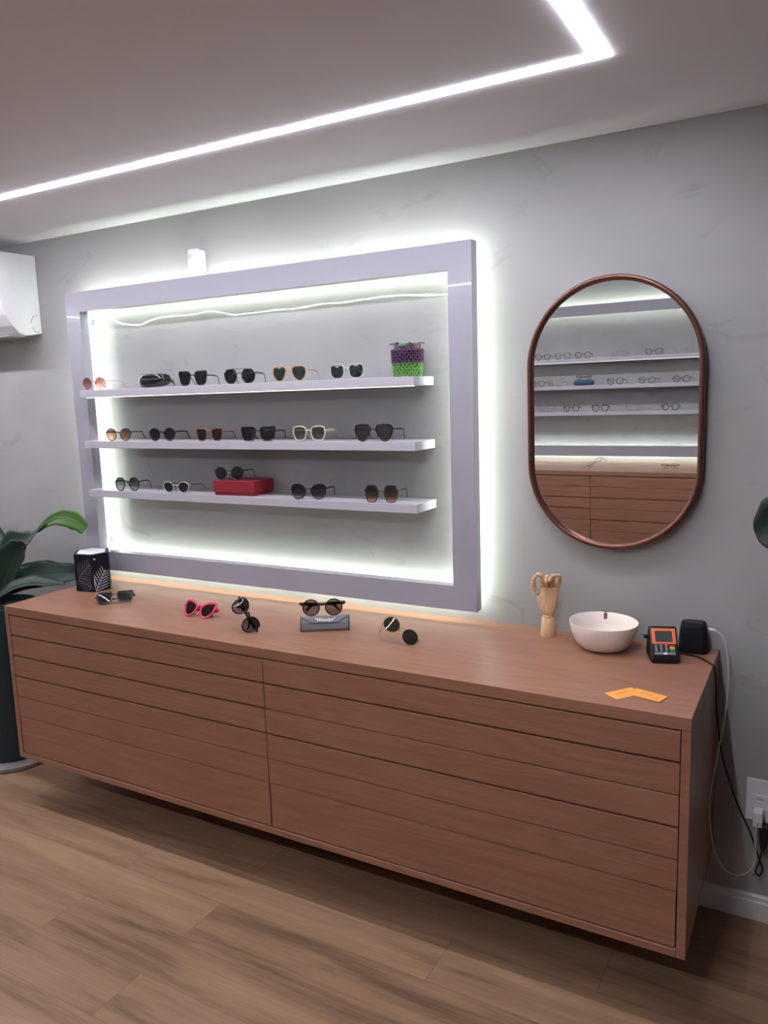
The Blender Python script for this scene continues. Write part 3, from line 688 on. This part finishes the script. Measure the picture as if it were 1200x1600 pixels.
# hexagonal black box
hb = thing('candle_box', 'black hexagonal box with silver palm leaf print at the left end of the counter', 'box', (.11, -.205, T))
HX = [(.091, -.285), (.184, -.268), (.198, -.190), (.126, -.122), (.034, -.134), (.016, -.205)]
HX = [(a-.11, b_+.205) for a, b_ in HX]
MB().prism(HX, .0003, .165, 'z', .0012).build('carton', box_k, hb)
MB().prism([(a*.82, b_*.82) for a, b_ in HX], .1651, .1662, 'z').build('top_label', paper_w, hb)
def frond(A, B, base, tip, n, m, ln, nm, bend=.25):
    """palm frond laid on the face A-B; base/tip are (along face, height) fractions in metres"""
    A = Vector((*A, 0)); B = Vector((*B, 0)); e = (B-A).normalized(); wdt = (B-A).length; nrm = Vector((e.y, -e.x, 0))
    q = MB()
    bx, tx = Vector(base), Vector(tip)
    def P3(u, v): u = min(max(u, .004), wdt-.004); v = min(max(v, .004), .158); return A+e*u+Vector((0, 0, v))+nrm*.0006
    ax = (tx-bx); L_ = ax.length; ax = ax.normalized(); px = Vector((-ax.y, ax.x))
    q.tube([P3(*(bx+ax*L_*t)) for t in (0, .5, 1)], .0011, 5, rz=.0005, ref=e)
    for k in range(n):
        t = k/n
        for sd in (-1, 1):
            s0 = bx+ax*L_*t; l = ln*(1-.55*t)
            s1 = s0+ax*l*.45+px*sd*l*.50; s2 = s0+ax*l*.80+px*sd*l*.95
            q.tube([P3(*s0), P3(*s1), P3(*s2)], [.0008, .0015, .0004], 5, rz=.0005, ref=((s2-s0).x*0+(-(s2-s0).normalized().y)*e.x, (-(s2-s0).normalized().y)*e.y, (s2-s0).normalized().x))
    q.build(nm, m, hb)
frond(HX[1], HX[2], (.010, .004), (.060, .092), 7, palm_w, .052, 'palm_print')
frond(HX[0], HX[1], (.085, .020), (.012, .052), 6, palm_g, .034, 'palm_print')
frond(HX[0], HX[1], (.018, .062), (.085, .125), 7, palm_g, .050, 'palm_print')
MB().box(-.004, .004, -.0004, .0004, -.003, .003).build('logo_mark', mark_m, hb, loc=(.0785, -.0522, .146)).rotation_euler = (0, 0, rad(80))

# wooden mannequin hand
hd = thing('wooden_hand', 'jointed pale wooden mannequin hand on a round base, standing by the wall', 'hand figure', (2.154, -.076, T), rad(14))
MB().lathe([(0, 0), (.0245, 0), (.0255, .003), (.0215, .062), (.0200, .064), (.0195, .066), (.0185, .066), (0, .066)], 36).build('base', beech, hd)
MB().lathe([(0, .066), (.0175, .066), (.0185, .068), (.0185, .073), (.0170, .075), (0, .075)], 36).build('wrist_ring', beech, hd)
q = MB(); prof = [(.0195, .0765, .0165, 0), (.024, .085, .0185, 0), (.0295, .100, .019, -.002), (.0330, .118, .018, -.003), (.0345, .133, .0165, -.003), (.0320, .1445, .0155, .0005), (.0290, .150, .0145, .004), (.0265, .163, .014, .0065), (.0255, .168, .013, .0065)]
rings = []
for rx, z, ry, ox in prof:
    rings.append([q.bm.verts.new((ox+rx*math.copysign(abs(math.cos(t))**.8, math.cos(t)), ry*math.copysign(abs(math.sin(t))**.8, math.sin(t)), z)) for t in [2*PI*j/28 for j in range(28)]])
for A, B in zip(rings, rings[1:]):
    for j in range(28): k = (j+1) % 28; q.bm.faces.new((A[j], A[k], B[k], B[j]))
q.bm.faces.new(rings[0][::-1]); q.bm.faces.new(rings[-1])
q.build('palm', beech, hd, angle=50)
def finger(pts, r, nm='finger'):
    q = MB()
    for i, (a, b_) in enumerate(zip(pts, pts[1:])):
        a = Vector(a); b_ = Vector(b_); d = (b_-a); ra = r*(1-.08*i); L_ = d.length
        u = d.normalized()
        q.tube([a+u*.0010, a+u*.0026, a+u*(L_*.5), b_-u*.0028, b_-u*.0012], [ra*.66, ra*.98, ra*1.0, ra*.94, ra*.6], 12)
        q.blob(b_, (ra*.62, ra*.62, ra*.62), 2)
    q.build(nm, beech, hd)
# four fingers curled towards the thumb, each of its own length and bend; thumb leaves the side of the palm
finger([(-.017, -.003, .168), (-.0185, -.010, .183), (-.017, -.022, .201), (-.026, -.028, .2165), (-.037, -.024, .213)], .0086)
finger([(-.003, -.001, .169), (-.003, -.012, .187), (-.001, -.028, .210), (-.003, -.040, .204), (-.006, -.040, .189)], .0088)
finger([(.0115, .001, .169), (.015, -.009, .189), (.016, -.027, .212), (.010, -.040, .208), (.005, -.041, .194)], .0086)
finger([(.025, .003, .168), (.0365, -.004, .182), (.040, -.014, .202), (.031, -.028, .215), (.017, -.036, .213)], .0078)
finger([(-.029, -.002, .143), (-.040, -.008, .155), (-.0475, -.014, .173), (-.047, -.018, .192), (-.039, -.023, .211)], .0086, 'thumb')

# cream bowl
bw = thing('bowl', 'cream ceramic bowl with a brown leather tag on the counter', 'bowl', (2.350, -.132, T), rad(10))
def bowl_pt(r, z, t):
    k = z/.088
    return (r*math.cos(t)*(1+.0*k), r*.93*math.sin(t), z*(1+.035*k*math.cos(t-2.2)))
q = MB(); prof = [(0, .0003), (.050, .0003), (.066, .006), (.086, .026), (.099, .055), (.1055, .086), (.1050, .089), (.1025, .0885), (.096, .056), (.083, .030), (.062, .012), (0, .008)]
n = 56; rings = []
for r_, z in prof:
    if r_ == 0: rings.append([q.bm.verts.new((0, 0, z))])
    else: rings.append([q.bm.verts.new(bowl_pt(r_, z, 2*PI*j/n)) for j in range(n)])
for A, B in zip(rings, rings[1:]):
    for j in range(n):
        k = (j+1) % n
        if len(A) == 1: q.bm.faces.new((A[0], B[k], B[j]))
        elif len(B) == 1: q.bm.faces.new((A[j], A[k], B[0]))
        else: q.bm.faces.new((A[j], A[k], B[k], B[j]))
q.build('bowl_body', ceramic, bw, angle=70)
t = rad(92); rim_z = .0885*(1+.035*math.cos(t-2.2))
q = MB(); q.tube([(0, .0925, rim_z-.022), (0, .0955, rim_z-.004), (0, .0985, rim_z+.002), (0, .1005, rim_z-.002), (0, .098, rim_z-.02)], .0125, 4, rz=.0022, ref=(1, 0, 0))
q.build('leather_tag', leather, bw, smooth=False)

# card terminal
ct = thing('card_terminal', 'black card payment terminal with orange bezel and keypad on the counter', 'card terminal', (2.532, -.155, T), rad(20))
pr = [(-.048, .001), (-.050, .012), (-.046, .024), (.004, .093), (.012, .0975), (.022, .094), (.036, .060), (.046, .010), (.044, .001)]
MB().prism(pr, -.040, .040, 'x', .005).build('body', black_p, ct)
fa = Vector((0, -.046, .024)); fb = Vector((0, .004, .093)); fd = (fb-fa).normalized(); fn = Vector((0, -fd.z, fd.y)); FL = (fb-fa).length
def face_part(x0, x1, s0, s1, h, m, nm, par=ct, bev=.0008):
    """a plate on the sloping face: x across, s along the slope from its lower edge"""
    q = MB().box(x0, x1, s0, s1, 0, h, bev); o = q.build(nm, m, par)
    ang = math.atan2(fd.z, fd.y)
    o.rotation_euler = (ang, 0, 0) if par is ct else (0, 0, 0)
    if par is ct: o.location = fa+fn*.0002
    return o
face_part(-.0345, .0345, .036, FL-.001, .0022, orange_p, 'bezel')
face_part(-.0245, .0245, .042, FL-.009, .0032, screen_m, 'screen')
face_part(-.030, .030, .003, .0105, .0016, grey_key, 'function_bar')
for r_ in range(4):
    for c_ in range(3):
        k = face_part(-.030+c_*.0145, -.030+c_*.0145+.0125, .0125+r_*.0058, .0125+r_*.0058+.0048, .0018, key_m, 'key')
        MB().box(-.030+c_*.0145+.003, -.030+c_*.0145+.0082, .0125+r_*.0058+.0014, .0125+r_*.0058+.0034, .0018, .0021).build('key_print', mark_m, k, smooth=False)
for c_, (m_, a, b_) in enumerate(((green_key, .0125, .0205), (yellow_key, .0215, .0265), (red_key, .0275, .0325))): face_part(.0145, .029, a, b_, .0018, m_, 'key')
MB().box(-.054, -.040, .000, .012, .062, .071, .001).build('usb_stick', black_p, ct)
MB().box(-.004, .006, .0035, .0095, .0018, .0021).build('bar_print', mark_m, [o for o in ct.children if o.name.startswith('function_bar')][0], smooth=False)
# black speaker box with white charging cable
sp = thing('speaker', 'black fabric-covered cube speaker at the right end of the counter', 'speaker', (2.604, -.045, T), rad(6))
q = MB(); prof = [(.0405, .001), (.0425, .006), (.0415, .04), (.0385, .076), (.0365, .086), (.033, .0905), (.028, .092)]
rings = []
for hw_, z in prof:
    rings.append([q.bm.verts.new((hw_*math.copysign(abs(math.cos(t))**.42, math.cos(t)), .88*hw_*math.copysign(abs(math.sin(t))**.42, math.sin(t)), z)) for t in [2*PI*(j+.5)/48 for j in range(48)]])
for A, B in zip(rings, rings[1:]):
    for j in range(48): k = (j+1) % 48; q.bm.faces.new((A[j], A[k], B[k], B[j]))
q.bm.faces.new(rings[0][::-1]); q.bm.faces.new(rings[-1])
q.build('cloth_body', black_f, sp, angle=60)
MB().prism([(-.026, -.022), (.026, -.022), (.026, .022), (-.026, .022)], .0922, .0932, 'z', .0004).build('top_pad', black_p, sp)
co = (2.652, -.045, .95)
cb = thing('charging_cable', 'white charging cable hanging from the black speaker down to the outlet', 'cable', co)
MB().tube(rel([(2.6462, -.045, .9455), (2.648, -.045, .9455), (2.662, -.046, .9445), (2.668, -.046, .9425)], co), [.003, .0042, .004, .0025], 10).build('plug', white_p, cb)
pts = [(2.666, -.046, .943), (2.688, -.045, .925), (2.702, -.045, .87), (2.707, -.045, .79), (2.703, -.05, .69), (2.699, -.13, .630), (2.697, -.25, .585), (2.696, -.33, .535), (2.697, -.30, .44), (2.702, -.19, .30), (2.720, -.09, .195), (2.752, -.045, .158), (2.785, -.048, .182), (2.802, -.052, .235), (2.799, -.052, .295), (2.803, -.050, .350)]
MB().tube(spline(rel(pts, co), 7), .0017, 8).build('cord', cable_w, cb)
# business cards
def card(name, loc, rz, tilt, label, marks):
    c = thing(name, label, 'card', loc, rz, 'orange cards on the counter'); c.rotation_euler = (tilt[0], tilt[1], rz)
    MB().box(-.045, .045, -.025, .025, 0, .0006).build('card_sheet', orange_c, c, smooth=False)
    q = MB()
    for (x0, x1, y) in marks: q.box(x0, x1, y, y+.0026, .0006, .00075)
    q.build('printed_line', ink, c, smooth=False)
    return c
a = card('business_card', (2.490, -.480, T+.0004), rad(52), (0, 0), 'orange business card, the left one of two, lower edge turned towards the viewer', [(-.022+.007*i, -.0175+.007*i, .004) for i in range(6)])
b2 = card('business_card', (2.549, -.470, T+.0016), rad(-17), (0, 0), 'orange business card, the right one of two, overlapping the other', [(-.022+.009*i, -.016+.009*i, .004) for i in range(4)]+[(.028, .036, -.014), (.028, .034, -.004)])

# ------------------------------------------------------------------ plants
def leaf(nm, spine, widths, m, parent, up_ref=(0, 0, 1), fold=.25, twist=None, vein=True):
    """broad leaf: ribbon along a spline, V-folded about its midrib; twist in radians along its length"""
    S_ = spline(spine, 6); n = len(S_); q = MB(); rows = []; K = 6
    for i, p in enumerate(S_):
        t = i/(n-1); a = S_[max(i-1, 0)]; b_ = S_[min(i+1, n-1)]; d = (b_-a).normalized()
        u = Vector(up_ref); u = u-d*u.dot(d); u.normalize(); s_ = d.cross(u)
        if twist:
            x = t*(len(twist)-1); k = min(int(x), len(twist)-2); ang = twist[k]+(twist[k+1]-twist[k])*(x-k)
            u, s_ = u*math.cos(ang)+s_*math.sin(ang), s_*math.cos(ang)-u*math.sin(ang)
        x = t*(len(widths)-1); k = min(int(x), len(widths)-2); wd = widths[k]+(widths[k+1]-widths[k])*(x-k)
        wd *= 1+.05*math.sin(9*t*PI)
        rows.append([q.bm.verts.new(p+s_*wd*v/2+u*(abs(v)**1.4*wd*fold)) for v in [j/K*2-1 for j in range(K+1)]])
    for A, B in zip(rows, rows[1:]):
        for j in range(K): q.bm.faces.new((A[j], A[j+1], B[j+1], B[j]))
    o = q.build(nm, m, parent, angle=180); md = o.modifiers.new('thickness', 'SOLIDIFY'); md.thickness = .0012
    if vein: MB().tube([S_[i] for i in range(n)], [.003*(1-.8*i/n) for i in range(n)], 6).build('midrib', leaf_v, o)
    return o
po = Vector((-.438, -.30, 0))
pl = thing('potted_plant', 'broad-leaved green plant in a tall dark teal planter left of the cabinet', 'potted plant', po)
MB().lathe([(0, 0.0005), (.180, .0005), (.195, .004), (.197, .020), (.190, .026), (.150, .024), (0, .024)], 48).build('saucer', stone, pl)
MB().lathe([(0, .0245), (.125, .0245), (.135, .032), (.148, .30), (.160, .62), (.166, .76), (.164, .768), (.154, .768), (.150, .74), (0, .735)], 48).build('planter', teal, pl)
MB().lathe([(0, .742), (.149, .738)], 40).build('potting_soil', soil, pl)
R_ = lambda *ps: [Vector(p)-po for p in ps]
leaf('curled_leaf', R_((-.455, -.27, .80), (-.475, -.275, .90), (-.472, -.26, .985), (-.440, -.235, 1.035), (-.395, -.235, 1.058), (-.33, -.235, 1.062), (-.27, -.23, 1.075), (-.23, -.22, 1.105), (-.16, -.21, 1.150)), [.01, .03, .05, .075, .095, .09, .075, .04, .03], leaf_d, pl, (0, -1, .3), .10, [0, 0, .1, .1, 0, -.2, -.5, -1.0])
leaf('leaf', R_((-.22, -.22, 1.112), (-.16, -.215, 1.150), (-.09, -.21, 1.178), (-.02, -.21, 1.180), (.04, -.205, 1.163), (.085, -.205, 1.135)), [.02, .045, .07, .082, .078, .05], leaf_b, pl, (0, -1, .35), .08)
leaf('leaf', R_((-.47, -.28, .76), (-.43, -.27, .86), (-.37, -.255, .97), (-.30, -.25, 1.03), (-.27, -.25, 1.045)), [.03, .12, .15, .10, .02], leaf_d, pl, (.3, -1, .1), .22)
leaf('leaf', R_((-.50, -.31, .76), (-.55, -.34, .86), (-.59, -.35, .95), (-.60, -.34, 1.01)), [.03, .10, .10, .02], leaf_b, pl, (-.2, -1, .1), .2)
leaf('leaf', R_((-.47, -.30, .79), (-.37, -.27, .86), (-.26, -.235, .895), (-.15, -.19, .905), (-.06, -.15, .91), (-.015, -.10, .905)), [.03, .15, .16, .12, .08, .03], leaf_d, pl, (0, -.75, .65), .10)
leaf('leaf', R_((-.42, -.36, .775), (-.33, -.33, .850), (-.22, -.29, .889), (-.12, -.26, .884), (-.05, -.235, .8805)), [.03, .10, .085, .05, .01], leaf_d, pl, (0, -.45, .9), .06)
leaf('leaf', R_((-.46, -.28, .75), (-.58, -.2, .95), (-.74, -.16, 1.08), (-.90, -.15, 1.05)), [.03, .12, .14, .02], leaf_d, pl)
ro = Vector((3.25, -.42, 0))
p2 = thing('potted_plant', 'plant whose dark glossy leaf pokes in at the right edge beside the mirror', 'potted plant', ro)
MB().lathe([(0, 0.0005), (.12, .0005), (.13, .01), (.16, .40), (.155, .41), (.145, .40), (.14, .37), (0, .37)], 40).build('planter', teal, p2)
MB().lathe([(0, .378), (.142, .372)], 40).build('potting_soil', soil, p2)
R2 = lambda *ps: [Vector(p)-ro for p in ps]
MB().tube(spline(R2((3.25, -.42, .37), (3.24, -.43, .8), (3.21, -.44, 1.2), (3.12, -.47, 1.42)), 6), .009, 8).build('stem', leaf_v, p2)
leaf('leaf', R2((3.12, -.47, 1.42), (3.00, -.49, 1.40), (2.90, -.50, 1.365), (2.83, -.50, 1.340), (2.797, -.50, 1.325)), [.03, .17, .19, .135, .03], leaf_k, p2, (.1, -1, .2), .12, [0, .1, .2])
leaf('leaf', R2((3.21, -.44, 1.2), (3.34, -.5, 1.35), (3.46, -.55, 1.38), (3.55, -.58, 1.3)), [.03, .14, .15, .02], leaf_d, p2)
leaf('leaf', R2((3.235, -.43, .95), (3.36, -.32, 1.1), (3.5, -.25, 1.15), (3.6, -.22, 1.08)), [.03, .14, .15, .02], leaf_d, p2)

# ------------------------------------------------------------------ what the mirror shows: eyeglasses on the opposite unit
def opp(x, z, label, yaw=0, **k):
    a = dict(kind='flat', W=.142, h=.042, gap=.018, rim=.0042, dep=.0045, frame='black', lens='clear', tl=.13, tt=.003, name='eyeglasses', group='eyeglasses reflected in the mirror')
    a.update(k)
    return glasses(label, 'eyeglasses', (x, Y0+.146, z), PI+rad(yaw), **a)
for x, fr_, kd, lab in ((.83, 'black', 'panto', 'leftmost'), (1.00, 'gun', 'flat', 'second from the left'), (1.17, 'black', 'panto', 'third from the left, round-lensed'), (1.47, 'steel', 'aviator', 'fourth from the left, pale wire'), (1.73, 'gun', 'cateye', 'fifth from the left'), (1.96, 'steel', 'aviator', 'rightmost')):
    opp(x, S1, 'clear eyeglasses seen in the mirror on the top shelf, '+lab, yaw=-6, kind=kd, frame=fr_, wire=fr_ == 'steel', rim=.0026 if fr_ == 'steel' else .0044)
for x, fr_, kd, lab in ((.78, 'gun', 'panto', 'cut off at the left'), (.93, 'honey', 'flat', 'pale brown, second from the left'), (1.43, 'olive', 'flat', 'just right of the blue case'), (1.68, 'gun', 'butterfly', 'second from the right'), (1.94, 'black', 'panto', 'rightmost, black')):
    opp(x, S2, 'clear eyeglasses in the mirror on the middle shelf, '+lab, yaw=5, rim=.0042, kind=kd, frame=fr_)
for x, fr_, kd, lab in ((.85, 'steel', 'flat', 'leftmost, faint wire'), (1.07, 'black', 'square', 'second from the left, black'), (1.31, 'black', 'flat', 'third from the left, heavy black top'), (1.58, 'steel', 'aviator', 'fourth from the left, pale wire'), (1.86, 'olive', 'panto', 'fifth from the left')):
    opp(x, S3, 'clear eyeglasses in the mirror on the lowest shelf, '+lab, yaw=-4, kind=kd, frame=fr_, wire=fr_ == 'steel', rim=.0026 if fr_ == 'steel' else .0044, brow=.6 if 'heavy' in lab else 0)
bc = thing('glasses_case', 'dark blue rounded glasses case reflected in the mirror on the middle shelf', 'glasses case', (1.165, Y0+.105, S2), PI)
q = MB(); rings = []
for k, (s_, z) in enumerate(((.86, .0005), (.97, .006), (1, .018), (1, .021))): rings.append([q.bm.verts.new((.084*s_*math.copysign(abs(math.cos(t))**.6, math.cos(t)), .034*s_*math.copysign(abs(math.sin(t))**.6, math.sin(t)), z)) for t in [2*PI*j/40 for j in range(40)]])
for A, B in zip(rings, rings[1:]):
    for j in range(40): k = (j+1) % 40; q.bm.faces.new((A[j], A[k], B[k], B[j]))
q.bm.faces.new(rings[0][::-1]); q.bm.faces.new(rings[-1]); q.build('bottom_shell', navy, bc, angle=60)
q = MB(); rings = []
for k, (s_, z) in enumerate(((1, .0215), (1, .028), (.96, .036), (.86, .041), (.6, .043))): rings.append([q.bm.verts.new((.084*s_*math.copysign(abs(math.cos(t))**.6, math.cos(t)), .034*s_*math.copysign(abs(math.sin(t))**.6, math.sin(t)), z)) for t in [2*PI*j/40 for j in range(40)]])
for A, B in zip(rings, rings[1:]):
    for j in range(40): k = (j+1) % 40; q.bm.faces.new((A[j], A[k], B[k], B[j]))
q.bm.faces.new(rings[0][::-1]); q.bm.faces.new(rings[-1]); q.build('lid', navy, bc, angle=60)
g = glasses('clear eyeglasses resting on the blue case reflected in the mirror', 'eyeglasses', (1.165, Y0+.112, S2+.0432), PI, 'panto', .132, .036, .018, .0026, .003, 'gun', 'clear', fold=(True, True), name='eyeglasses', group='eyeglasses reflected in the mirror')
g = glasses('clear eyeglasses tipped on end on the counter seen in the mirror, left pair', 'eyeglasses', (1.33, Y0+.38, T+.04), 0, 'flat', .138, .034, .018, .0026, .003, 'gun', 'clear', fold=(False, True), name='eyeglasses', group='eyeglasses reflected in the mirror', rot=frame_axes((-.82, 0, -.5), (.1, .9, .4)), tl=.12); settle(g, T)
g = glasses('clear eyeglasses lying folded on the opposite counter, right pair reflected in the mirror', 'eyeglasses', (1.90, Y0+.36, T), PI, 'flat', .138, .034, .018, .0022, .003, 'redtort', 'clear', fold=(True, True), name='eyeglasses', group='eyeglasses reflected in the mirror')
